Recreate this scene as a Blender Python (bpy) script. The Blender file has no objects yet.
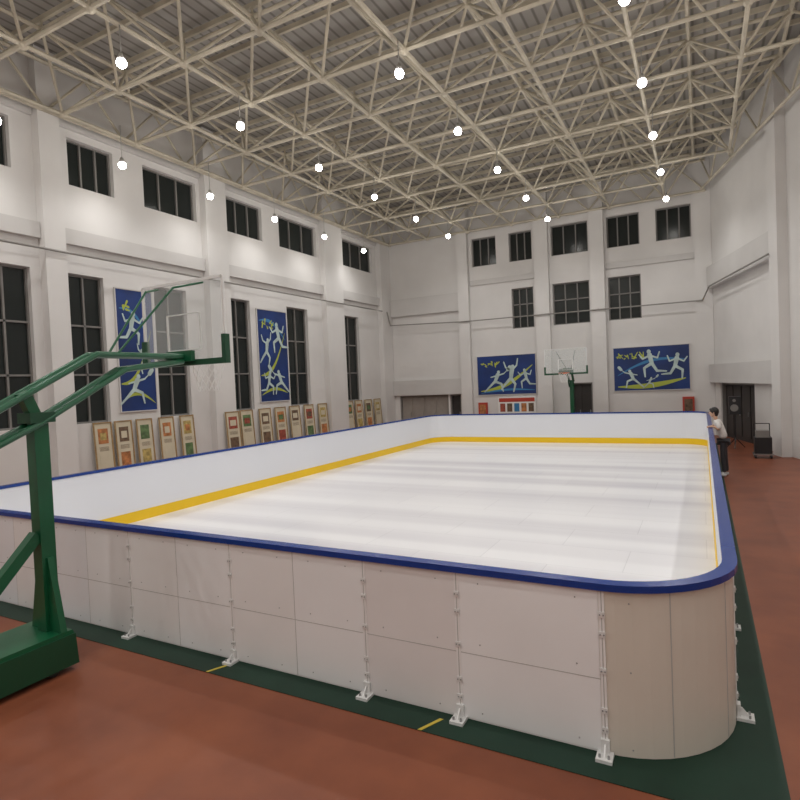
import bpy, math, random
from mathutils import Vector, Matrix
random.seed(7)
scene=bpy.context.scene
try:
    scene.view_settings.view_transform='Standard'
except Exception: pass

# ---------------------------------------------------------------- materials
def new_mat(name):
    m=bpy.data.materials.new(name); m.use_nodes=True
    nt=m.node_tree; return m,nt,nt.nodes['Principled BSDF']
def mat(name,col,rough=0.5,metal=0.0,var=0.0,scale=3.0,bump=0.0,emit=0.0,alpha=None,trans=0.0,ecol=None,spec=None):
    m,nt,b=new_mat(name)
    b.inputs['Base Color'].default_value=(*col,1); b.inputs['Roughness'].default_value=rough
    b.inputs['Metallic'].default_value=metal
    if spec is not None: b.inputs['Specular IOR Level'].default_value=spec
    if var>0 or bump>0:
        tc=nt.nodes.new('ShaderNodeTexCoord'); nz=nt.nodes.new('ShaderNodeTexNoise')
        nz.inputs['Scale'].default_value=scale; nz.inputs['Detail'].default_value=5
        nt.links.new(tc.outputs['Object'],nz.inputs['Vector'])
        if var>0:
            r=nt.nodes.new('ShaderNodeValToRGB')
            r.color_ramp.elements[0].position=0.3;r.color_ramp.elements[1].position=0.7
            r.color_ramp.elements[0].color=(*[max(0,c*(1-var)) for c in col],1)
            r.color_ramp.elements[1].color=(*[min(1,c*(1+var*0.5)) for c in col],1)
            nt.links.new(nz.outputs['Fac'],r.inputs['Fac']); nt.links.new(r.outputs['Color'],b.inputs['Base Color'])
        if bump>0:
            bp=nt.nodes.new('ShaderNodeBump');bp.inputs['Strength'].default_value=bump;bp.inputs['Distance'].default_value=0.02
            nt.links.new(nz.outputs['Fac'],bp.inputs['Height']);nt.links.new(bp.outputs['Normal'],b.inputs['Normal'])
    if emit>0:
        b.inputs['Emission Color'].default_value=(*(ecol or col),1);b.inputs['Emission Strength'].default_value=emit
    if alpha is not None: b.inputs['Alpha'].default_value=alpha
    if trans>0: b.inputs['Transmission Weight'].default_value=trans
    return m

M={}
M['wall']=mat('plaster_white',(0.70,0.685,0.67),0.85,var=0.07,scale=0.6,bump=0.05)
M['trim']=mat('trim_white',(0.60,0.585,0.57),0.8,var=0.05,scale=1.0)
M['truss']=mat('truss_paint',(0.60,0.55,0.44),0.5,var=0.25,scale=1.5)
M['glassdark']=mat('night_glass',(0.020,0.024,0.023),0.2,spec=0.25)
M['winframe']=mat('window_frame_dark',(0.20,0.19,0.18),0.5)
M['black']=mat('black_plastic',(0.012,0.012,0.014),0.45)
M['darkdoor']=mat('dark_doorway',(0.035,0.030,0.028),0.6,var=0.2)
M['shutter']=mat('shutter_grey',(0.33,0.30,0.27),0.6,var=0.1)
M['blue_rail']=mat('rail_blue',(0.004,0.040,0.24),0.25)
M['board_in']=mat('board_white_inner',(0.80,0.82,0.87),0.35)
M['yellow']=mat('kick_yellow',(0.90,0.58,0.008),0.4)
M['bracket']=mat('bracket_white_steel',(0.78,0.78,0.77),0.35,metal=0.1)
M['bolt']=mat('bolt_steel',(0.35,0.35,0.35),0.3,metal=0.9)
M['seam']=mat('seam_grey',(0.46,0.45,0.43),0.6)
M['green']=mat('stand_green',(0.006,0.10,0.04),0.32,var=0.15,scale=4)
M['greend']=mat('stand_green_dark',(0.005,0.06,0.025),0.5)
M['rim']=mat('rim_orange',(0.75,0.13,0.02),0.4,metal=0.3)
M['net']=mat('net_white',(0.8,0.8,0.78),0.8)
M['white']=mat('white_paint',(0.8,0.8,0.78),0.5)
M['redsign']=mat('sign_red',(0.45,0.05,0.03),0.5)
M['mural_blue']=mat('mural_blue',(0.005,0.032,0.17),0.45,var=0.45,scale=0.7)
M['mural_white']=mat('mural_figure',(0.50,0.62,0.60),0.5,var=0.25,scale=3)
M['mural_yg']=mat('mural_yellowgreen',(0.40,0.46,0.06),0.5)
M['mural_cyan']=mat('mural_cyan',(0.04,0.2,0.42),0.5)
M['frame_wood']=mat('frame_wood',(0.36,0.23,0.10),0.5,var=0.3,scale=8)
M['paper']=mat('paper_cream',(0.62,0.56,0.42),0.7,var=0.08,scale=3)
for n,c in [('art_orange',(0.5,0.20,0.07)),('art_red',(0.36,0.08,0.05)),('art_green',(0.12,0.20,0.08)),('art_brown',(0.16,0.10,0.06)),('art_yellow',(0.5,0.38,0.13))]:
    M[n]=mat(n,c,0.6,var=0.5,scale=9)
M['pipe']=mat('conduit_grey',(0.26,0.25,0.23),0.5)
M['skin']=mat('skin',(0.55,0.33,0.22),0.5)
M['hair']=mat('hair_black',(0.012,0.010,0.009),0.5)
M['shirt']=mat('shirt_white',(0.72,0.70,0.68),0.8,var=0.1,scale=10)
M['pants']=mat('pants_dark',(0.03,0.03,0.035),0.8)
M['shoe']=mat('shoe_white',(0.6,0.6,0.6),0.6)
M['bulb']=mat('lamp_bulb',(1,0.97,0.9),0.5,emit=35,ecol=(1,0.97,0.92))
M['lampbody']=mat('lamp_housing',(0.5,0.5,0.48),0.4,metal=0.5)
M['glass']=mat('acrylic_board',(0.70,0.75,0.75),0.08,alpha=0.22)
M['line_yellow']=mat('court_line_yellow',(0.55,0.42,0.05),0.5)
for i,c in enumerate([(0.84,0.85,0.87),(0.88,0.88,0.88),(0.80,0.775,0.765),(0.86,0.85,0.84),(0.69,0.64,0.56)]):
    M['milky%d'%i]=mat('board_milky_%d'%i,c,0.38,var=0.05,scale=0.9)
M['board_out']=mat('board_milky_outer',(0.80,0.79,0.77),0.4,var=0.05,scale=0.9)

# synthetic ice
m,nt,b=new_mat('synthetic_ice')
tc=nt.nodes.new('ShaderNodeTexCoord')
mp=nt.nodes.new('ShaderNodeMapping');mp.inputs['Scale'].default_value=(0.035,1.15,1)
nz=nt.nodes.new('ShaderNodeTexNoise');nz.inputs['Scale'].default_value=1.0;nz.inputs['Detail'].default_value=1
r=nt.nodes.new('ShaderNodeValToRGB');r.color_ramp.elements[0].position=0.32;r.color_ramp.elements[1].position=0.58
r.color_ramp.elements[0].color=(0.70,0.69,0.73,1);r.color_ramp.elements[1].color=(0.90,0.90,0.92,1)  # grey bands: stretched ceiling and lamp reflections painted into the ice colour
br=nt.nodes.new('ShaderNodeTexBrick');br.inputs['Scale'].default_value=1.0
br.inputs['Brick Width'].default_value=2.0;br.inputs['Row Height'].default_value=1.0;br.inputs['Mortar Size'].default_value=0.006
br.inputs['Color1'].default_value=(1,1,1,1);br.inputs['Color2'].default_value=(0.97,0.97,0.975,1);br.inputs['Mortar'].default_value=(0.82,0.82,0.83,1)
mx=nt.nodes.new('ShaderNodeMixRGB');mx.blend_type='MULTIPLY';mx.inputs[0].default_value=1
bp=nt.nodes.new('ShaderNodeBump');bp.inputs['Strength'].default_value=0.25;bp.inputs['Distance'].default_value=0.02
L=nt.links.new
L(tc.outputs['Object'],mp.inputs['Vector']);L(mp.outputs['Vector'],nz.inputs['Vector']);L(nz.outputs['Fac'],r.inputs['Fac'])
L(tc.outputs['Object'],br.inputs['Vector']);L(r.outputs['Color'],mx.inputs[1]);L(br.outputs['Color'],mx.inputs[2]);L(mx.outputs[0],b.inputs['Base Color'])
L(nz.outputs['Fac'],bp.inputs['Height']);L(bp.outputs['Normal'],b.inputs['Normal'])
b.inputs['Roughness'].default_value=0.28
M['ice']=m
m,nt,b=new_mat('roof_panels')
tc=nt.nodes.new('ShaderNodeTexCoord');wv=nt.nodes.new('ShaderNodeTexWave');wv.inputs['Scale'].default_value=1.1
r=nt.nodes.new('ShaderNodeValToRGB');r.color_ramp.elements[0].color=(0.20,0.19,0.17,1);r.color_ramp.elements[1].color=(0.38,0.365,0.34,1)
r.color_ramp.elements[0].position=0.0;r.color_ramp.elements[1].position=0.25
nt.links.new(tc.outputs['Object'],wv.inputs['Vector'])
nt.links.new(wv.outputs['Fac'],r.inputs['Fac']);nt.links.new(r.outputs['Color'],b.inputs['Base Color']);b.inputs['Roughness'].default_value=0.7
M['roof']=m
m,nt,b=new_mat('sports_floor_redbrown')
tc=nt.nodes.new('ShaderNodeTexCoord');nz=nt.nodes.new('ShaderNodeTexNoise');nz.inputs['Scale'].default_value=1.2;nz.inputs['Detail'].default_value=8
r=nt.nodes.new('ShaderNodeValToRGB');r.color_ramp.elements[0].position=0.3;r.color_ramp.elements[1].position=0.7
r.color_ramp.elements[0].color=(0.17,0.050,0.026,1);r.color_ramp.elements[1].color=(0.27,0.085,0.040,1)
nt.links.new(tc.outputs['Object'],nz.inputs['Vector']);nt.links.new(nz.outputs['Fac'],r.inputs['Fac']);nt.links.new(r.outputs['Color'],b.inputs['Base Color']);b.inputs['Roughness'].default_value=0.42
b.inputs['Specular IOR Level'].default_value=0.3
M['floor']=m
M['court_green']=mat('court_green',(0.012,0.038,0.024),0.5,var=0.25,scale=1.5,spec=0.25)

# ---------------------------------------------------------------- mesh builder
class MB:
    def __init__(s): s.v=[];s.f=[];s.mi=[];s.mats=[]
    def _m(s,k):
        if k not in s.mats: s.mats.append(k)
        return s.mats.index(k)
    def poly(s,pts,k):
        n=len(s.v); s.v+= [tuple(p) for p in pts]; s.f.append(tuple(range(n,n+len(pts)))); s.mi.append(s._m(k))
    def hexa(s,p,k):
        n=len(s.v); s.v+=[tuple(q) for q in p]
        for q in ((0,3,2,1),(4,5,6,7),(0,1,5,4),(1,2,6,5),(2,3,7,6),(3,0,4,7)):
            s.f.append(tuple(n+i for i in q)); s.mi.append(s._m(k))
    def box(s,a,b,k):
        x0,y0,z0=a;x1,y1,z1=b
        s.hexa([(x0,y0,z0),(x1,y0,z0),(x1,y1,z0),(x0,y1,z0),(x0,y0,z1),(x1,y0,z1),(x1,y1,z1),(x0,y1,z1)],k)
    def beam(s,p,q,w,h,k):
        p=Vector(p);q=Vector(q);d=(q-p).normalized()
        up=Vector((0,0,1)) if abs(d.z)<0.95 else Vector((0,1,0))
        r=d.cross(up).normalized()*w/2; u=r.cross(d).normalized()*h/2
        s.hexa([p-r-u,p+r-u,p+r+u,p-r+u,q-r-u,q+r-u,q+r+u,q-r+u],k)
    def tube(s,p,q,r0,k,n=6,r1=None,caps=True):
        r1=r0 if r1 is None else r1
        p=Vector(p);q=Vector(q);d=(q-p)
        if d.length<1e-6:return
        d.normalize();a=Vector((0,0,1)) if abs(d.z)<0.9 else Vector((1,0,0))
        x=d.cross(a).normalized();y=d.cross(x)
        b0=len(s.v);mi=s._m(k)
        for c,rr in((p,r0),(q,r1)):
            for i in range(n):
                t=2*math.pi*i/n; s.v.append(tuple(c+x*math.cos(t)*rr+y*math.sin(t)*rr))
        for i in range(n):
            j=(i+1)%n; s.f.append((b0+i,b0+j,b0+n+j,b0+n+i)); s.mi.append(mi)
        if caps:
            s.f.append(tuple(b0+i for i in range(n-1,-1,-1)));s.mi.append(mi)
            s.f.append(tuple(b0+n+i for i in range(n)));s.mi.append(mi)
    def path(s,pts,r,k,n=8):
        for a,b in zip(pts,pts[1:]): s.tube(a,b,r,k,n)
        for a in pts[1:-1]: s.ball(a,r,k,8,5)
    def ball(s,c,r,k,n=8,m=5,sc=(1,1,1)):
        mi=s._m(k);b0=len(s.v)
        for i in range(m+1):
            ph=math.pi*i/m
            for j in range(n):
                t=2*math.pi*j/n
                s.v.append((c[0]+r*sc[0]*math.sin(ph)*math.cos(t),c[1]+r*sc[1]*math.sin(ph)*math.sin(t),c[2]+r*sc[2]*math.cos(ph)))
        for i in range(m):
            for j in range(n):
                jj=(j+1)%n
                s.f.append((b0+i*n+j,b0+(i+1)*n+j,b0+(i+1)*n+jj,b0+i*n+jj));s.mi.append(mi)
    def torus(s,c,R,r,k,n=20,m=6):
        pts=[(c[0]+R*math.cos(2*math.pi*i/n),c[1]+R*math.sin(2*math.pi*i/n),c[2]) for i in range(n+1)]
        for a,b in zip(pts,pts[1:]): s.tube(a,b,r,k,m,caps=False)
    def obj(s,name,parent=None,smooth=False,bevel=0):
        me=bpy.data.meshes.new(name);me.from_pydata(s.v,[],s.f)
        for k in s.mats: me.materials.append(M[k])
        me.polygons.foreach_set('material_index',s.mi)
        if smooth: me.polygons.foreach_set('use_smooth',[True]*len(me.polygons))
        me.update()
        o=bpy.data.objects.new(name,me);scene.collection.objects.link(o)
        if parent: o.parent=parent
        if bevel:
            bv=o.modifiers.new('bevel','BEVEL');bv.width=bevel;bv.segments=2;bv.limit_method='ANGLE'
        return o
def empty(name,loc=(0,0,0)):
    o=bpy.data.objects.new(name,None);o.location=loc;scene.collection.objects.link(o);return o

# ---------------------------------------------------------------- room
XW=-14.87; YB=27.0; YS=-8.0; HR=11.6; TH=0.3
RA=math.atan2(1.56,5.5)
class Wall:
    def __init__(s,o,d,n): s.o=Vector((*o,0));s.d=Vector((*d,0));s.n=Vector((*n,0))
    def P(s,a,z,k=0): return s.o+s.d*a+s.n*k+Vector((0,0,z))
    def box(s,mb,a0,a1,z0,z1,k0,k1,m):
        mb.hexa([s.P(a0,z0,k0),s.P(a1,z0,k0),s.P(a1,z0,k1),s.P(a0,z0,k1),s.P(a0,z1,k0),s.P(a1,z1,k0),s.P(a1,z1,k1),s.P(a0,z1,k1)],m)
WL=Wall((XW,0),(0,1),(1,0)); WB=Wall((0,YB),(1,0),(0,-1))
WR=Wall((0.4,YB),(math.sin(RA),-math.cos(RA)),(-math.cos(RA),-math.sin(RA)))
rightlen=(YB-YS)/math.cos(RA); XR_near=0.4+math.sin(RA)*rightlen
WF=Wall((0,YS),(1,0),(0,1))
def build_wall(name,W,a0,a1,holes):
    A=sorted({a0,a1,*[h[0] for h in holes],*[h[1] for h in holes]})
    Zs=sorted({0,HR,*[h[2] for h in holes],*[h[3] for h in holes]})
    mb=MB()
    for i in range(len(A)-1):
        run=None
        for j in range(len(Zs)-1):
            ca=(A[i]+A[i+1])/2;cz=(Zs[j]+Zs[j+1])/2
            inh=any(h[0]<ca<h[1] and h[2]<cz<h[3] for h in holes)
            if not inh:
                if run is None: run=Zs[j]
            if inh or j==len(Zs)-2:
                end=Zs[j] if inh else Zs[j+1]
                if run is not None and end>run: W.box(mb,A[i],A[i+1],run,end,-TH,0,'wall')
                run=None
    return mb.obj(name)
wcount=[0]
def window(W,a0,a1,z0,z1,nv=2,transoms=(0.5,)):
    wcount[0]+=1
    mb=MB();f=0.05
    W.box(mb,a0,a1,z0,z1,-0.24,-0.20,'glassdark')
    k0,k1=-0.20,-0.14
    W.box(mb,a0,a0+f,z0,z1,k0,k1,'winframe');W.box(mb,a1-f,a1,z0,z1,k0,k1,'winframe')
    W.box(mb,a0+f,a1-f,z0,z0+f,k0,k1,'winframe');W.box(mb,a0+f,a1-f,z1-f,z1,k0,k1,'winframe')
    for i in range(1,nv):
        a=a0+(a1-a0)*i/nv; W.box(mb,a-f/2,a+f/2,z0+f,z1-f,k0,k1,'winframe')
    for t in transoms:
        z=z0+(z1-z0)*t; W.box(mb,a0+f,a1-f,z-f/2,z+f/2,k0,k1,'winframe')
    mb.obj('window_%d'%wcount[0])
UZ0,UZ1=8.38,9.65
up_l=[(9.65,11.0),(12.0,14.05),(15.4,17.3),(18.3,20.8),(22.9,25.6),(3.3,5.3),(6.2,8.2),(-2.8,-0.8),(0.1,2.1)]
lo_l=[(9.44,10.49),(12.17,13.42),(15.22,16.4),(18.55,19.93),(22.54,24.06),(7.3,8.5),(4.4,5.6),(1.4,2.6),(-1.6,-0.4)]
holes=[(a,b,UZ0,UZ1) for a,b in up_l]+[(a,b,1.94,6.0) for a,b in lo_l]
build_wall('wall_left',WL,YS,YB+TH,holes)
for a,b in up_l: window(WL,a,b,UZ0,UZ1,3,())
for a,b in lo_l: window(WL,a,b,1.94,6.0,2,(0.33,0.66))
up_b=[(-9.95,-8.7),(-8.05,-6.95),(-6.05,-4.4),(-3.6,-2.25),(-1.6,-0.25)]
lo_b=[(-8.0,-6.95),(-6.05,-4.4),(-3.6,-2.25)]
bdoors=[(-14.3,-11.5,0,2.0),(-11.4,-10.8,0,2.0),(-5.3,-4.4,0,2.35)]
holes=[(a,b,8.27,UZ1) for a,b in up_b]+[(a,b,5.07,6.98) for a,b in lo_b]+bdoors
build_wall('wall_back',WB,XW,0.4+0.3,holes)
for a,b in up_b: window(WB,a,b,8.27,UZ1,3,())
for a,b in lo_b: window(WB,a,b,5.07,6.98,3,(0.6,))
rdoor=(0.9,4.3,0,2.15)
build_wall('wall_right',WR,0,rightlen,[rdoor])
build_wall('wall_front',WF,XW-TH,XR_near+TH,[])
dc=0
for W,(a0,a1,z0,z1),km in [(WB,bdoors[0],'shutter'),(WB,bdoors[1],'darkdoor'),(WB,bdoors[2],'darkdoor'),(WR,rdoor,'darkdoor')]:
    dc+=1;mb=MB()
    W.box(mb,a0,a1,z0,z1,-0.26,-0.2,km)
    n=1 if a1-a0<0.8 else 2 if a1-a0<2 else 4
    for i in range(n):
        w=(a1-a0)/n; c=a0+i*w
        W.box(mb,c+0.06,c+w-0.06,0.15,z1-0.12,-0.2,-0.17,km)
        W.box(mb,c+w-0.16,c+w-0.12,0.95,1.1,-0.17,-0.13,'bolt')
    W.box(mb,a0,a0+0.06,z0,z1,-0.2,-0.05,'winframe');W.box(mb,a1-0.06,a1,z0,z1,-0.2,-0.05,'winframe');W.box(mb,a0+0.06,a1-0.06,z1-0.06,z1,-0.2,-0.05,'winframe')
    mb.obj('door_%d'%dc)
for W,lst in ((WL,[(8.75,9.3),(14.2,15.15),(21.0,22.4),(26.0,26.98),(2.7,3.2),(-3.6,-3.0)]),(WB,[(-10.65,-10.1),(-6.8,-6.15),(-4.3,-3.7),(-0.15,0.47)]),(WR,[(6.4,7.0),(13.0,13.6)])):
    for a,b in lst:
        mb=MB();W.box(mb,a,b,0,HR-0.05,0,0.28,'wall');mb.obj('column')
t=0
def ledge(W,a0,a1,z0,z1,k,m='trim'):
    global t
    t+=1;mb=MB();W.box(mb,a0,a1,z0,z1,0,k,m);mb.obj('trim_%d'%t)
for a,b in [(9.32,14.18),(15.17,20.98),(22.42,25.98),(3.22,8.73)]:
    ledge(WL,a,b,6.75,7.15,0.14); ledge(WL,a,b,9.85,10.05,0.10)
ledge(WB,XW+0.3,-10.67,6.2,7.1,0.16); ledge(WB,XW+0.3,-10.67,2.02,2.8,0.16)
for a,b in [(-10.08,-6.82),(-3.68,-0.17)]: ledge(WB,a,b,7.35,7.6,0.08)
ledge(WR,0.3,6.38,6.0,6.85,0.22); ledge(WR,0.3,6.38,2.17,2.9,0.22)
mb=MB()
mb.path([WL.P(a,6.45,0.33) for a in (3,15,25.9)],0.03,'pipe',6)
mb.path([WL.P(26.4,6.45,0.33),WB.P(-14.5,5.75,0.35),WB.P(-10.4,5.6,0.33),WB.P(0.1,5.55,0.33),WR.P(1,6.0,0.35),WR.P(6.5,6.1,0.33)],0.03,'pipe',6)
for a in (9,14.7,21.7): mb.tube(WL.P(a,6.45,0.3),WL.P(a,6.45,0),0.02,'pipe')
for a in (-10.4,-6.5,-4): mb.tube(WB.P(a,5.6,0.33),WB.P(a,5.6,0),0.02,'pipe')
mb.obj('wall_conduit')
mb=MB();mb.poly([(XW-TH,YS-TH,0),(XR_near+TH,YS-TH,0),(0.4+TH,YB+TH,0),(XW-TH,YB+TH,0)],'floor')
mb.box((XW-TH,YS-TH,-0.2),(XR_near+TH,YB+TH,-0.01),'floor')
mb.obj('floor')
mb=MB();mb.box((XW-TH,YS-TH,HR),(XR_near+TH,YB+TH,HR+0.15),'roof');mb.obj('ceiling')
mb=MB()
GX0,GX1,GY0,GY1=-11.2,0.42,3.83,23.7
mb.box((GX0,GY0,0.001),(GX1,GY1,0.006),'court_green')
for x in (-4.25,-2.0): mb.hexa([(x,GY0+0.0,0.006),(x+0.03,GY0+0.0,0.006),(x+0.13,GY0+0.2,0.006),(x+0.10,GY0+0.2,0.006),(x,GY0+0.0,0.009),(x+0.03,GY0+0.0,0.009),(x+0.13,GY0+0.2,0.009),(x+0.10,GY0+0.2,0.009)],'line_yellow')
mb.obj('court_markings')

# ---------------------------------------------------------------- space frame
def xr_at(y): return 0.4+math.tan(RA)*(YB-y)
ZB,ZT=9.98,11.2; DX=2.2; DY=2.18
xs=[-14.4+DX*i for i in range(0,13)]; ys=[24.9-DY*j for j in range(-1,16)]
inside=lambda x,y,m=0.25: XW+m<x<xr_at(y)-m and YS+m<y<YB-m
mb=MB()
bot={};top={}
for i,x in enumerate(xs):
    for j,y in enumerate(ys):
        if inside(x,y-0.35): bot[(i,j)]=Vector((x,y-0.35,ZB))
for i in range(-1,len(xs)):
    for j in range(-1,len(ys)):
        x=xs[0]+DX*(i+0.5); y=ys[0]-DY*(j+0.5)-0.35
        if inside(x,y): top[(i,j)]=Vector((x,y,ZT))
for (i,j),p in bot.items():
    mb.ball(p,0.11,'truss',8,5)
    for q in ((i+1,j),(i,j+1)):
        if q in bot: mb.tube(p,bot[q],0.050,'truss',6,caps=False)
    for q in ((i,j),(i-1,j),(i,j-1),(i-1,j-1)):
        if q in top: mb.tube(p,top[q],0.037,'truss',6,caps=False)
for (i,j),p in top.items():
    mb.ball(p,0.10,'truss',8,5)
    for q in ((i+1,j),(i,j+1)):
        if q in top: mb.tube(p,top[q],0.050,'truss',6,caps=False)
    mb.tube(p,p+Vector((0,0,0.2)),0.03,'truss',6)
y=ys[0]-0.35-DY*(-0.5)
while y>YS+0.3:
    if y<YB-0.2: mb.beam((XW+0.05,y,ZT+0.25),(xr_at(y)-0.1,y,ZT+0.25),0.07,0.12,'truss')
    y-=DY/2
for A,B in (((XW+0.32,YS+0.4),(XW+0.32,YB-0.4)),((XW+0.32,YB-0.34),(0.3,YB-0.34)),((0.15,YB-0.6),(xr_at(YS+1)-0.35,YS+1))):
    mb.tube((*A,ZB),(*B,ZB),0.05,'truss',6)
    mb.tube((*A,ZT),(*B,ZT),0.05,'truss',6)
    n=int((Vector(B)-Vector(A)).length/1.09)
    for i in range(n):
        p=Vector(A).lerp(Vector(B),i/n);q=Vector(A).lerp(Vector(B),(i+1)/n)
        mb.tube((*p,ZB if i%2 else ZT),(*q,ZT if i%2 else ZB),0.034,'truss',6)
mb.obj('space_frame_truss')

# ---------------------------------------------------------------- pendant lamps
lamp_mesh={}
def lamp(x,y,z,k):
    key=round(z,2)
    if key not in lamp_mesh:
        mb=MB()
        mb.tube((0,0,0.10),(0,0,ZB-0.06-z),0.012,'lampbody',6)
        mb.tube((0,0,0.07),(0,0,0.20),0.085,'lampbody',14,r1=0.035)
        mb.ball((0,0,0.0),0.098,'bulb',14,9)
        o=mb.obj('pendant_lamp',smooth=True);lamp_mesh[key]=o.data
    else:
        o=bpy.data.objects.new('pendant_lamp',lamp_mesh[key]);scene.collection.objects.link(o)
    o.location=(x,y,z)
    ld=bpy.data.lights.new('bulb_light','SPOT');ld.energy=150*k;ld.shadow_soft_size=0.1;ld.color=(1,0.98,0.955)
    ld.spot_size=math.radians(160);ld.spot_blend=0.9
    lo=bpy.data.objects.new('bulb_light',ld);scene.collection.objects.link(lo);lo.parent=o;lo.location=(0,0,-0.21)
    ld=bpy.data.lights.new('bulb_glow','POINT');ld.energy=14*k;ld.shadow_soft_size=0.1;ld.color=(1,0.95,0.86)
    lo=bpy.data.objects.new('bulb_glow',ld);scene.collection.objects.link(lo);lo.parent=o;lo.location=(0,0,-0.21)
LX=[-14.35+4.44*i for i in range(6)]; LY=[24.0-3.27*j for j in range(10)]
for i,x in enumerate(LX):
    for y in LY:
        if i==0: lamp(-13.65,y*0.951+0.0,8.86,0.62)
        elif inside(x,y,0.4): lamp(x,y,9.18,1.0)

# ---------------------------------------------------------------- rink
rink=empty('ice_rink')
xL,xR,yN,yF,HB=-10.57,0.169,4.115,23.17,1.2; R=0.85
def rr(off,n=12):
    pts=[]
    for cx,cy,a0 in ((xR-R,yN+R,-90),(xR-R,yF-R,0),(xL+R,yF-R,90),(xL+R,yN+R,180)):
        for i in range(n+1):
            a=math.radians(a0+90*i/n); pts.append((cx+(R+off)*math.cos(a),cy+(R+off)*math.sin(a)))
    return pts
def sweep(mb,o0,o1,z0,z1,k,kin=None,kout=None):
    A=rr(o0);B=rr(o1);n=len(A)
    for i in range(n):
        j=(i+1)%n
        a,b,c,d=A[i],A[j],B[i],B[j]
        mb.poly([(*a,z0),(*b,z0),(*b,z1),(*a,z1)],kin or k)
        mb.poly([(*d,z0),(*c,z0),(*c,z1),(*d,z1)],('milky4' if (kout and i<12) else kout) or k)  # tan near-right corner: its shading is painted into the board colour
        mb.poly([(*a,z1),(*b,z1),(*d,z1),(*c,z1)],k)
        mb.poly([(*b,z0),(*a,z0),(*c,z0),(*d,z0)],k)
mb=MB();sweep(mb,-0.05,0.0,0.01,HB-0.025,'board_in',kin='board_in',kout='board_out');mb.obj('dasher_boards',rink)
mb=MB();sweep(mb,-0.065,-0.051,0.02,0.24,'yellow');mb.obj('kick_strip',rink)
mb=MB();sweep(mb,-0.068,0.034,HB-0.025,HB+0.025,'blue_rail');mb.obj('top_rail',rink,bevel=0.010)
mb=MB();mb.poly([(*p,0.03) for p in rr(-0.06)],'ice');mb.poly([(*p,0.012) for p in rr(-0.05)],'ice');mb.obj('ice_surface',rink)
mb=MB()
posts=[-5.65,-4.15,-2.61,-1.75,-0.66]; px=-7.15
seams=[-7.15,-6.41,-4.91,-3.37]
while px>-9.8: posts.append(px);px-=1.5;seams.append(px+0.75)
edges=sorted(set([xL+R]+posts+seams+[xR-R]))
order=['milky0','milky1','milky0','milky3','milky0','milky1','milky3','milky1','milky3','milky1','milky0','milky3']
for i,(a,b) in enumerate(zip(edges,edges[1:])):
    k='milky2' if abs(a+2.61)<0.01 else 'milky1' if abs(a+1.75)<0.01 else order[i%len(order)] 
    mb.box((a+0.004,yN-0.004,0.025),(b-0.004,yN-0.0005,HB-0.03),k)
for x in seams: mb.box((x-0.004,yN-0.003,0.02),(x+0.004,yN-0.0005,HB-0.03),'seam')
def post(o,d):
    o=Vector((*o,0));d=Vector((*d,0));a=Vector((-d.y,d.x,0))
    def bx(a0,a1,k0,k1,z0,z1,m):
        mb.hexa([o+a*a0+d*k0+Vector((0,0,z0)),o+a*a1+d*k0+Vector((0,0,z0)),o+a*a1+d*k1+Vector((0,0,z0)),o+a*a0+d*k1+Vector((0,0,z0)),
                 o+a*a0+d*k0+Vector((0,0,z1)),o+a*a1+d*k0+Vector((0,0,z1)),o+a*a1+d*k1+Vector((0,0,z1)),o+a*a0+d*k1+Vector((0,0,z1))],m)
    bx(-0.018,0.018,0,0.008,0.02,HB-0.03,'milky3')
    bx(-0.003,0.003,0.008,0.0095,0.02,HB-0.03,'seam')
    for z in (0.18,0.32,0.6,0.86,1.0):
        bx(-0.022,0.022,0.008,0.016,z-0.02,z+0.02,'bracket')
        for s in (-0.012,0.012):
            c=o+a*s+d*0.018+Vector((0,0,z)); mb.ball(c,0.006,'bolt',6,4)
    bx(-0.055,0.055,0.0,0.12,0.007,0.03,'bracket')
    bx(-0.03,0.03,0.008,0.03,0.02,0.12,'bracket')
    p=[o+a*-0.006+d*0.03+Vector((0,0,0.02)),o+a*0.006+d*0.03+Vector((0,0,0.02)),o+a*0.006+d*0.10+Vector((0,0,0.02)),o+a*-0.006+d*0.10+Vector((0,0,0.02)),
       o+a*-0.006+d*0.03+Vector((0,0,0.09)),o+a*0.006+d*0.03+Vector((0,0,0.09)),o+a*0.006+d*0.04+Vector((0,0,0.09)),o+a*-0.006+d*0.04+Vector((0,0,0.09))]
    mb.hexa(p,'bracket')
    for s in (-0.03,0.03): mb.tube(o+a*s+d*0.09+Vector((0,0,0.02)),o+a*s+d*0.09+Vector((0,0,0.05)),0.009,'bolt')
for x in posts: post((x,yN),(0,-1))
y=yN+R
while y<yF-R: post((xR,y),(1,0)); post((xL,y),(-1,0)); y+=1.73
x=xL+1.2
while x<xR-R: post((x,yF),(0,1)); x+=1.6
for ang in (-58,-22):
    a=math.radians(ang); cx,cy=xR-R+R*math.cos(a),yN+R+R*math.sin(a)
    mb.tube((cx,cy,0.02),(cx,cy,HB-0.03),0.004,'seam')
mb.box((xL+R,yN-0.0055,0.535),(xR-R,yN-0.004,0.541),'seam')
for px in posts+seams:
    for z in (0.08,0.62,1.1):
        for s in (-0.18,0.18): mb.ball((px+s,yN-0.005,z),0.006,'bolt',6,4)
mb.obj('panel_brackets',rink)

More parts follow.
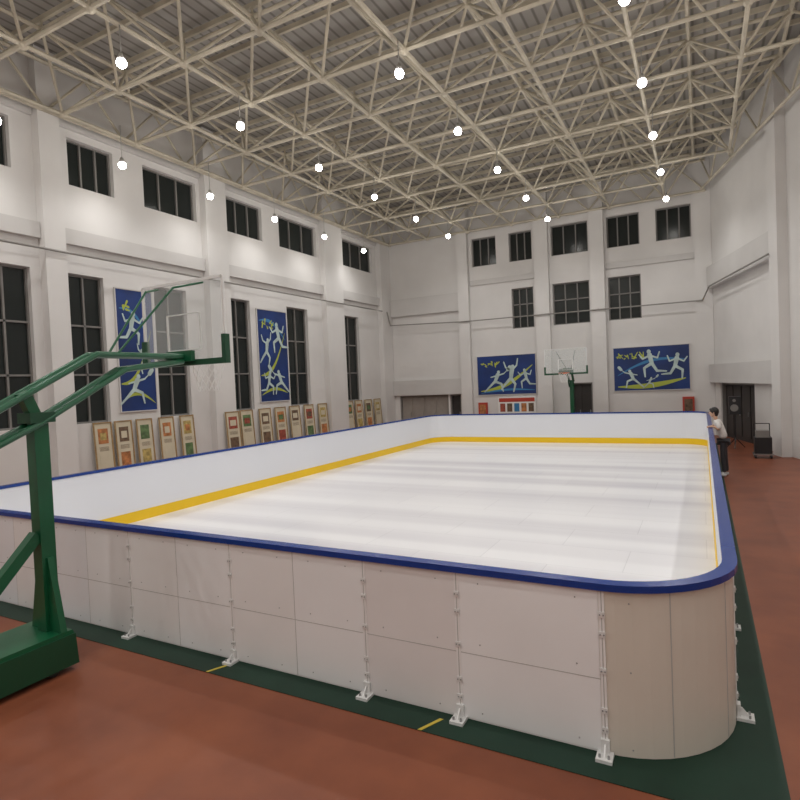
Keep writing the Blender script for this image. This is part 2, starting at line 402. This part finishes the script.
# ---------------------------------------------------------------- basketball hoops
def net(mb,c,R0,z0,h):
    n=12;rows=5
    def P(i,r):
        a=2*math.pi*(i+0.5*(r%2))/n; rad=R0*(1-0.42*r/rows); return (c[0]+rad*math.cos(a),c[1]+rad*math.sin(a),z0-h*r/rows)
    for r in range(rows):
        for i in range(n):
            mb.tube(P(i,r),P(i,r+1),0.004,'net',4,caps=False)
            mb.tube(P(i,r),P(i-1 if r%2==0 else i+1,r+1),0.004,'net',4,caps=False)
def backboard(mb,cx,y,dirn,zc0,w,h):
    z0,z1=zc0,zc0+h
    mb.box((cx-w/2,y-0.008,z0),(cx+w/2,y+0.008,z1),'glass')
    f=0.03
    for a,b in (((cx-w/2,z0),(cx-w/2,z1)),((cx+w/2,z0),(cx+w/2,z1)),((cx-w/2,z0),(cx+w/2,z0)),((cx-w/2,z1),(cx+w/2,z1))):
        mb.beam((a[0],y,a[1]),(b[0],y,b[1]),f,f,'bracket')
    for a,b in (((-.29,.15),(-.29,.6)),((.29,.15),(.29,.6)),((-.29,.6),(.29,.6)),((-.29,.15),(.29,.15))):
        mb.beam((cx+a[0],y+dirn*0.012,z0+a[1]),(cx+b[0],y+dirn*0.012,z0+b[1]),0.03,0.01,'white')
    mb.box((cx-w/2-0.03,y-0.04,z0-0.05),(cx+w/2+0.03,y+0.04,z0+0.02),'greend')
    for s in (-1,1): mb.box((cx+s*(w/2)-0.03,y-0.04,z0+0.02),(cx+s*(w/2)+0.03,y+0.04,z0+0.3),'greend')
    ry=y+dirn*0.38; rz=z0+0.02
    mb.torus((cx,ry,rz),0.225,0.011,'rim')
    mb.box((cx-0.08,min(y,y+dirn*0.16),rz-0.04),(cx+0.08,max(y,y+dirn*0.16),rz+0.0),'rim')
    net(mb,(cx,ry),0.22,rz,0.40)
mb=MB()
cx,cy=-5.76,3.27
bz=3.06; by=5.14; bw=1.42
mb.hexa([(cx-0.38,cy-1.2,0.06),(cx+0.26,cy-1.2,0.06),(cx+0.26,cy+0.12,0.06),(cx-0.38,cy+0.12,0.06),(cx-0.38,cy-1.2,0.36),(cx+0.26,cy-1.2,0.36),(cx+0.26,cy+0.10,0.36),(cx-0.38,cy+0.10,0.36)],'greend')
mb.hexa([(cx-0.36,cy-1.15,0.36),(cx+0.24,cy-1.15,0.36),(cx+0.24,cy+0.10,0.36),(cx-0.36,cy+0.10,0.36),(cx-0.36,cy-1.15,0.40),(cx+0.24,cy-1.15,0.40),(cx+0.24,cy+0.08,0.40),(cx-0.36,cy+0.08,0.40)],'green')
for sx in (-0.3,0.18):
    for sy in (-1.05,-0.1):
        mb.tube((cx+sx-0.03,cy+sy,0.05),(cx+sx+0.03,cy+sy,0.05),0.05,'black',12)
mb.beam((cx,cy,0.38),(cx,cy,2.48),0.14,0.14,'green')
for sx in (-1,1):
    mb.hexa([(cx+sx*0.06,cy-0.03,0.40),(cx+sx*0.24,cy-0.03,0.40),(cx+sx*0.24,cy+0.03,0.40),(cx+sx*0.06,cy+0.03,0.40),
             (cx+sx*0.06,cy-0.03,1.12),(cx+sx*0.09,cy-0.03,1.12),(cx+sx*0.09,cy+0.03,1.12),(cx+sx*0.06,cy+0.03,1.12)],'green')
mb.beam((cx,cy-1.0,0.40),(cx,cy-0.07,1.35),0.10,0.10,'green')
mb.box((cx-0.11,cy-0.12,2.44),(cx+0.11,cy+0.12,2.54),'greend')
mb.beam((cx,cy-0.02,2.5),(cx,cy-0.12,2.74),0.10,0.10,'green')
for s in (-0.08,0.08):
    mb.path([(cx+s,cy-0.75,2.38),(cx+s,cy-0.12,2.72),(cx+s,cy+0.62,bz+0.06),(cx+s,by-0.12,bz+0.06)],0.032,'green')
    mb.path([(cx+s,cy-0.75,2.10),(cx+s,cy,2.44),(cx+s,cy+0.95,bz-0.10),(cx+s,by-0.12,bz+0.0)],0.034,'green')
    mb.tube((cx+s,cy-0.75,2.10),(cx+s,cy-0.75,2.38),0.03,'green')
    mb.path([(cx+s,cy+0.85,bz+0.06),(cx+s*3,by-0.35,bz+0.86),(cx+s*5,by-0.03,bz+0.95)],0.013,'green')
mb.box((cx-0.16,cy-0.95,1.95),(cx+0.16,cy-0.70,2.42),'greend')
for yy in (cy+0.62,cy+1.15,by-0.15): mb.tube((cx-0.09,yy,bz+0.06),(cx+0.09,yy,bz+0.06),0.025,'green')
mb.box((cx-0.22,by-0.11,bz+0.0),(cx+0.22,by-0.05,bz+0.13),'green')
backboard(mb,cx-0.02,by,1,bz,bw,1.0)
mb.obj('basketball_hoop')
mb=MB()
cx=-5.1;by=24.75;bz=2.8
mb.hexa([(cx-0.5,25.4,0.04),(cx+0.5,25.4,0.04),(cx+0.5,26.6,0.04),(cx-0.5,26.6,0.04),(cx-0.5,25.5,0.34),(cx+0.5,25.5,0.34),(cx+0.5,26.6,0.36),(cx-0.5,26.6,0.36)],'green')
mb.beam((cx,25.9,0.3),(cx,25.9,2.5),0.16,0.16,'green')
mb.beam((cx,26.5,0.3),(cx,25.95,1.4),0.09,0.09,'green')
for s in (-0.1,0.1):
    mb.path([(cx+s,25.9,2.45),(cx+s,25.4,bz+0.2),(cx+s,by+0.05,bz+0.2)],0.035,'green')
    mb.path([(cx+s,25.9,2.2),(cx+s,25.4,bz),(cx+s,by+0.05,bz+0.02)],0.03,'green')
    mb.path([(cx+s,25.4,bz+0.2),(cx+s*4,by+0.04,bz+0.95)],0.014,'green')
mb.box((cx-0.3,by+0.04,bz+0.0),(cx+0.3,by+0.1,bz+0.2),'green')
backboard(mb,cx,by,-1,bz,1.75,1.05)
mb.obj('basketball_hoop')

# ---------------------------------------------------------------- murals
POSES=[
 dict(head=(0.08,0.92),seg=[((0,.55),(0.06,.82),.09,.11),((.06,.8),(-.16,.72),.05,.04),((-.16,.72),(-.22,.9),.04,.03),((.06,.8),(.26,.7),.05,.04),((.26,.7),(.36,.84),.04,.03),((0,.56),(.22,.42),.08,.06),((.22,.42),(.2,.15),.06,.035),((0,.56),(-.14,.32),.08,.06),((-.14,.32),(-.4,.3),.06,.035)]),
 dict(head=(0.03,0.80),seg=[((-.04,.42),(0.0,.70),.09,.12),((0,.68),(.16,.84),.05,.04),((.16,.84),(.2,1.05),.04,.03),((0,.68),(-.2,.78),.05,.04),((-.2,.78),(-.26,.96),.04,.03),((-.04,.44),(.1,.24),.08,.06),((.1,.24),(.04,.0),.06,.035),((-.04,.44),(-.22,.26),.08,.06),((-.22,.26),(-.36,.08),.06,.035)]),
 dict(head=(0.1,0.78),seg=[((-.05,.42),(0.06,.68),.09,.12),((.06,.66),(.3,.72),.05,.04),((.3,.72),(.46,.86),.03,.02),((.46,.86),(.54,.96),.10,.10),((.06,.66),(-.2,.6),.05,.03),((-.05,.44),(.2,.34),.08,.06),((.2,.34),(.26,.06),.06,.035),((-.05,.44),(-.25,.25),.08,.06),((-.25,.25),(-.46,.06),.06,.035)]),
]
def seg2(mb,W,c,sc,fl,a,b,w0,w1,k,n):
    ax,az=c[0]+fl*a[0]*sc,c[1]+a[1]*sc; bx,bz_=c[0]+fl*b[0]*sc,c[1]+b[1]*sc
    dx,dz=bx-ax,bz_-az; l=math.hypot(dx,dz) or 1; px_,pz_=-dz/l,dx/l
    w0*=sc/2;w1*=sc/2
    pts=[]
    for t_ in range(7):
        an=math.atan2(pz_,px_)+math.pi*t_/6; pts.append((ax+w0*math.cos(an),az+w0*math.sin(an)))
    for t_ in range(7):
        an=math.atan2(-pz_,-px_)+math.pi*t_/6; pts.append((bx+w1*math.cos(an),bz_+w1*math.sin(an)))
    mb.poly([W.P(p[0],p[1],n) for p in pts],k)
def figure(mb,W,c,sc,pose,fl,k='mural_white',n0=0.06):
    p=POSES[pose]
    for i,(a,b,w0,w1) in enumerate(p['seg']): seg2(mb,W,c,sc,fl,a,b,w0*1.25,w1*1.25,k,n0+0.0007*i)
    h=p['head'];r=0.06*sc
    mb.poly([W.P(c[0]+fl*h[0]*sc+r*math.cos(t_*math.pi/6),c[1]+h[1]*sc+1.15*r*math.sin(t_*math.pi/6),n0+0.008) for t_ in range(12)],k)
def swoosh(mb,W,x0,z0,x1,z1,bend,w,k,n):
    N=16;pa=[];pb=[]
    for i in range(N+1):
        t_=i/N;x=x0+(x1-x0)*t_;z=z0+(z1-z0)*t_+bend*math.sin(math.pi*t_);ww=w*math.sin(math.pi*(0.06+0.88*t_))
        pa.append((x,z+ww/2));pb.append((x,z-ww/2))
    for i in range(N): mb.poly([W.P(*pa[i],n),W.P(*pa[i+1],n),W.P(*pb[i+1],n),W.P(*pb[i],n)],k)
def mural(W,a0,a1,z0,z1,figs,sw,script):
    mb=MB()
    W.box(mb,a0,a1,z0,z1,0.003,0.045,'mural_blue')
    f=0.03
    for q in ((a0-f,a0,z0-f,z1+f),(a1,a1+f,z0-f,z1+f),(a0,a1,z0-f,z0),(a0,a1,z1,z1+f)): W.box(mb,*q,0.003,0.06,'trim')
    for s in sw: swoosh(mb,W,*s)
    for c,sc,po,fl in figs: figure(mb,W,c,sc,po,fl)
    x,z,n,w,dirv=script
    for i in range(n):
        cx_,cz_=(x+i*w,z) if dirv=='h' else (x,z-i*w)
        for s in range(4):
            a=random.uniform(-.45,.45)*w;b=random.uniform(-.45,.45)*w;c=random.uniform(-.45,.45)*w;d=random.uniform(-.45,.45)*w
            seg2(mb,W,(cx_,cz_),1,1,(a,b),(c,d),0.07*w/0.4,0.03,'mural_yg',0.052+0.0005*s)
    mb.obj('sports_mural')
mural(WL,10.81,12.02,2.2,5.75,[((11.25,4.0),1.15,0,1),((11.6,3.3),0.85,1,-1),((11.3,2.35),1.1,2,1)],
      [(10.85,3.0,11.95,4.6,-0.5,0.16,'mural_yg',0.048),(10.85,2.5,11.98,2.4,0.25,0.10,'mural_yg',0.049),(10.9,5.2,11.9,4.3,0.3,0.12,'mural_cyan',0.047)],(11.2,5.3,1,0.4,'v'))
mural(WL,16.72,18.42,2.2,5.72,[((17.9,3.9),1.4,0,-1),((17.2,3.6),1.2,1,1),((17.9,2.4),1.2,2,-1),((17.2,2.3),1.1,0,1)],
      [(16.8,3.2,18.3,4.9,-0.5,0.18,'mural_yg',0.048),(16.8,2.45,18.3,2.5,0.2,0.12,'mural_yg',0.049),(16.8,5.3,18.3,4.6,0.3,0.14,'mural_cyan',0.047)],(17.1,5.2,2,0.42,'h'))
mural(WB,-9.85,-6.95,1.93,3.81,[((-8.9,2.0),1.3,2,1),((-8.1,2.05),1.5,1,1),((-7.4,2.05),1.1,0,-1)],
      [(-9.7,2.1,-7.1,3.3,-0.3,0.2,'mural_yg',0.048),(-9.7,2.0,-7.0,2.1,0.1,0.1,'mural_cyan',0.049)],(-9.5,3.4,3,0.34,'h'))
mural(WB,-3.45,-0.45,1.93,3.81,[((-1.9,2.3),1.4,0,-1),((-2.7,2.0),1.0,2,-1),((-1.0,2.2),1.3,0,1),((-2.0,1.98),0.6,2,1)],
      [(-3.3,2.1,-0.6,2.4,-0.12,0.22,'mural_yg',0.048),(-3.3,2.6,-0.6,3.2,0.3,0.12,'mural_cyan',0.047)],(-3.2,3.45,4,0.32,'h'))

# ---------------------------------------------------------------- leaning exhibition boards
arts=['art_orange','art_brown','art_green','art_orange','art_yellow','art_red','art_green','art_brown','art_orange','art_brown','art_red','art_yellow','art_green','art_orange','art_brown','art_yellow']
for i,y in enumerate([10.15,10.8,11.5,12.3,13.1,14.85,15.85,16.85,17.75,18.65,19.6,20.6,22.75,23.6,24.5,25.4]):
    w=0.56 if y<14 else 0.66; col=14.2<=y<=15.15
    xt=XW+(0.28 if col else 0)+0.05; xb=xt+0.13
    Hh=1.95
    up=Vector((xt-xb,0,Hh)).normalized(); nn=Vector((up.z,0,-up.x)); al=Vector((0,1,0))
    o0=Vector((xb,y,0.02)); LL=1.93
    mb=MB()
    def lb(a0,a1,u0,u1,k0,k1,m):
        mb.hexa([o0+al*a+up*u+nn*k for (a,u,k) in ((a0,u0,k0),(a1,u0,k0),(a1,u0,k1),(a0,u0,k1),(a0,u1,k0),(a1,u1,k0),(a1,u1,k1),(a0,u1,k1))],m)
    lb(-w/2,w/2,0,LL,0,0.02,'paper')
    f=0.035
    lb(-w/2,-w/2+f,0,LL,0.02,0.04,'frame_wood');lb(w/2-f,w/2,0,LL,0.02,0.04,'frame_wood')
    lb(-w/2+f,w/2-f,0,f,0.02,0.04,'frame_wood');lb(-w/2+f,w/2-f,LL-f,LL,0.02,0.04,'frame_wood')
    lb(-w/2+0.13,w/2-0.13,LL-0.60,LL-0.18,0.02,0.025,arts[i])
    lb(-w/2+0.19,w/2-0.19,LL-0.50,LL-0.30,0.025,0.028,'paper' if i%2 else arts[(i+4)%16])
    lb(-w/2+0.13,w/2-0.13,LL-1.3,LL-0.9,0.02,0.025,arts[(i+2)%16] if i%3 else 'paper')
    for q in range(5): lb(-w/2+0.14,w/2-0.14,LL-0.80+0.025*q,LL-0.792+0.025*q,0.02,0.023,'art_brown')
    mb.obj('framed_display_board')

# ---------------------------------------------------------------- notices on back wall
mb=MB();WB.box(mb,-8.85,-7.0,1.0,1.78,0.002,0.05,'white')
WB.box(mb,-8.8,-7.05,1.55,1.74,0.05,0.055,'redsign')
for i in range(5): WB.box(mb,-8.75+i*0.35,-8.5+i*0.35,1.08,1.48,0.05,0.056,['art_red','art_brown','mural_cyan','art_orange','art_brown'][i])
mb.obj('notice_board')
mb=MB();WB.box(mb,-9.85,-9.4,0.9,1.55,0.002,0.12,'redsign');WB.box(mb,-9.78,-9.47,1.0,1.45,0.12,0.128,'art_orange');mb.tube(WB.P(-9.5,1.25,0.12),WB.P(-9.5,1.25,0.15),0.02,'bolt');mb.obj('fire_hydrant_box')
mb=MB();WB.box(mb,-0.75,-0.3,0.9,1.6,0.002,0.14,'redsign');WB.box(mb,-0.68,-0.37,1.0,1.5,0.14,0.148,'art_brown');mb.obj('fire_hydrant_box')

# ---------------------------------------------------------------- dark equipment by right door
def speaker(x,y,h,name):
    mb=MB()
    for a in range(3):
        an=a*2*math.pi/3+0.4; mb.tube((x,y,0.35),(x+0.3*math.cos(an),y+0.3*math.sin(an),0.02),0.016,'black')
    mb.tube((x,y,0.2),(x,y,h-0.55),0.022,'black',8)
    mb.box((x-0.17,y-0.15,h-0.6),(x+0.17,y+0.15,h),'black')
    mb.tube((x-0.02,y-0.15,h-0.38),(x-0.02,y-0.165,h-0.38),0.12,'winframe',16)
    mb.tube((x-0.02,y-0.15,h-0.13),(x-0.02,y-0.165,h-0.13),0.05,'winframe',12)
    mb.obj(name)
speaker(0.95,22.3,1.75,'speaker_on_stand')
mb=MB();x,y=1.55,20.0
mb.box((x-0.22,y-0.2,0.14),(x+0.22,y+0.2,0.62),'black');mb.box((x-0.18,y-0.16,0.62),(x+0.16,y+0.16,0.82),'winframe')
mb.box((x-0.26,y-0.24,0.10),(x+0.26,y+0.24,0.14),'bolt')
for sx in (-0.2,0.2):
    mb.path([(x+sx,y+0.24,0.12),(x+sx,y+0.28,1.0)],0.014,'black')
    for sy in (-0.2,0.2): mb.tube((x+sx-0.02,y+sy,0.055),(x+sx+0.02,y+sy,0.055),0.05,'black',12)
mb.tube((x-0.2,y+0.28,1.0),(x+0.2,y+0.28,1.0),0.014,'black')
mb.obj('equipment_trolley')

# ---------------------------------------------------------------- person
def skinobj(name,verts,edges,rad,mk,parent,sub=2,root=0):
    me=bpy.data.meshes.new(name);me.from_pydata(verts,edges,[]);o=bpy.data.objects.new(name,me);scene.collection.objects.link(o)
    sk=o.modifiers.new('skin','SKIN')
    if not me.skin_vertices: me.skin_vertices.new()
    for i,r_ in enumerate(rad):
        rr_=r_ if isinstance(r_,tuple) else (r_,r_); me.skin_vertices[0].data[i].radius=rr_; me.skin_vertices[0].data[i].use_root=(i==root)
    ss=o.modifiers.new('sub','SUBSURF');ss.levels=sub;ss.render_levels=sub
    me.materials.append(M[mk]);o.parent=parent
    sk.use_smooth_shade=True
    return o
pe=empty('person_standing',(0.44,16.4,0.0)); pe.rotation_euler=(0,0,math.pi)
V=[(0,0,0.93),(0.02,0,1.08),(0.08,0,1.24),(0.13,0,1.36),(0.15,0,1.42),
   (0.13,0.16,1.37),(0.13,-0.16,1.37),(0.09,0.24,1.20),(0.09,-0.24,1.20)]
E=[(0,1),(1,2),(2,3),(3,4),(3,5),(3,6),(5,7),(6,8)]
skinobj('shirt',V,E,[(0.15,0.11),(0.14,0.10),(0.16,0.11),(0.13,0.10),0.065,0.07,0.07,0.055,0.055],'shirt',pe)
V=[(0,0,0.95),(0,0.09,0.86),(0,-0.09,0.86),(0.03,0.11,0.49),(-0.02,-0.11,0.49),(0,0.12,0.10),(-0.06,-0.12,0.10)]
skinobj('trousers',V,[(0,1),(0,2),(1,3),(2,4),(3,5),(4,6)],[(0.15,0.11),0.092,0.092,0.065,0.065,0.05,0.05],'pants',pe)
for s,xo in ((1,0.0),(-1,-0.06)):
    skinobj('shoe_%s'%('left' if s>0 else 'right'),[(xo-0.05,s*0.12,0.045),(xo+0.07,s*0.125,0.045),(xo+0.17,s*0.13,0.035)],[(0,1),(1,2)],[(0.045,0.045),(0.045,0.04),(0.035,0.03)],'shoe',pe)
for s in (1,-1):
    el=(0.09,s*0.24,1.19); wr=(0.22,s*0.15,1.262); pm=(0.27,s*0.13,1.25)
    skinobj('forearm_%s'%('left' if s>0 else 'right'),[el,(0.15,s*0.20,1.235),wr,pm,(0.30,s*0.125,1.247)],[(0,1),(1,2),(2,3),(3,4)],[0.045,0.038,(0.024,0.028),(0.036,0.016),(0.034,0.015)],'skin',pe)
    for fi,(oy,ln) in enumerate(((-0.03,0.062),(-0.010,0.072),(0.011,0.068),(0.030,0.052))):
        b0=(0.295,s*0.125+oy,1.247)
        skinobj('finger_%d_%s'%(fi+1,'l' if s>0 else 'r'),[b0,(b0[0]+ln*0.5,b0[1],1.250),(b0[0]+ln*0.85,b0[1],1.236),(b0[0]+ln,b0[1],1.222)],[(0,1),(1,2),(2,3)],[0.0095,0.009,0.0085,0.0075],'skin',pe,1)
    skinobj('thumb_%s'%('l' if s>0 else 'r'),[(0.24,s*0.115,1.248),(0.265,s*0.083,1.244),(0.292,s*0.07,1.24)],[(0,1),(1,2)],[0.012,0.0105,0.009],'skin',pe,1)
skinobj('neck',[(0.145,0,1.40),(0.175,0,1.49),(0.19,0,1.54)],[(0,1),(1,2)],[0.055,0.052,0.055],'skin',pe)
mb=MB()
hc=Vector((0.205,0,1.60))
mb.ball(hc,0.1,'skin',20,14,(0.95,0.76,1.15))
mb.ball(hc+Vector((0.02,0,-0.065)),0.06,'skin',14,10,(1.0,0.85,0.8))
mb.tube(hc+Vector((0.088,0,0.01)),hc+Vector((0.108,0,-0.025)),0.008,'skin',8,r1=0.014)
mb.ball(hc+Vector((0.104,0,-0.028)),0.013,'skin',8,6)
for s in (1,-1):
    mb.ball(hc+Vector((0.082,s*0.032,0.008)),0.012,'white',8,6); mb.ball(hc+Vector((0.091,s*0.032,0.008)),0.006,'hair',8,6)
    mb.ball(hc+Vector((0.084,s*0.032,0.03)),0.014,'hair',8,5,(0.5,1.2,0.3))
    mb.ball(hc+Vector((-0.005,s*0.078,-0.005)),0.022,'skin',8,6,(0.8,0.4,1.2))
mb.ball(hc+Vector((0.077,0,-0.062)),0.018,'art_red',8,5,(0.4,1.2,0.35))
mb.obj('head',pe,smooth=True)
mb=MB()
mb.ball(hc+Vector((-0.018,0,0.03)),0.108,'hair',20,14,(0.98,0.82,1.05))
mb.ball(hc+Vector((-0.045,0,-0.02)),0.08,'hair',14,10,(0.8,0.9,1.1))
mb.ball(hc+Vector((0.045,0,0.085)),0.05,'hair',14,8,(1.0,1.3,0.6))
mb.obj('hair',pe,smooth=True)

# ---------------------------------------------------------------- world & camera
w=bpy.data.worlds.new('world');scene.world=w;w.use_nodes=True
w.node_tree.nodes['Background'].inputs[0].default_value=(0.01,0.012,0.02,1);w.node_tree.nodes['Background'].inputs[1].default_value=0.5
yaw,pitch,roll,f,H=0.4872,-0.0288,0.0429,571.35,2.6702
F=Vector((-math.sin(yaw)*math.cos(pitch),math.cos(yaw)*math.cos(pitch),math.sin(pitch)))
Rv=Vector((math.cos(yaw),math.sin(yaw),0));U=Rv.cross(F)
c,s=math.cos(roll),math.sin(roll)
R2=c*Rv-s*U;U2=c*U+s*Rv
cd=bpy.data.cameras.new('camera');co=bpy.data.objects.new('camera',cd);scene.collection.objects.link(co)
m4=Matrix.Identity(4)
for i in range(3): m4[i][0]=R2[i];m4[i][1]=U2[i];m4[i][2]=-F[i]
m4.translation=Vector((0,0,H));co.matrix_world=m4
cd.sensor_width=36;cd.lens=f/800*36;cd.clip_start=0.05;cd.clip_end=200
scene.camera=co
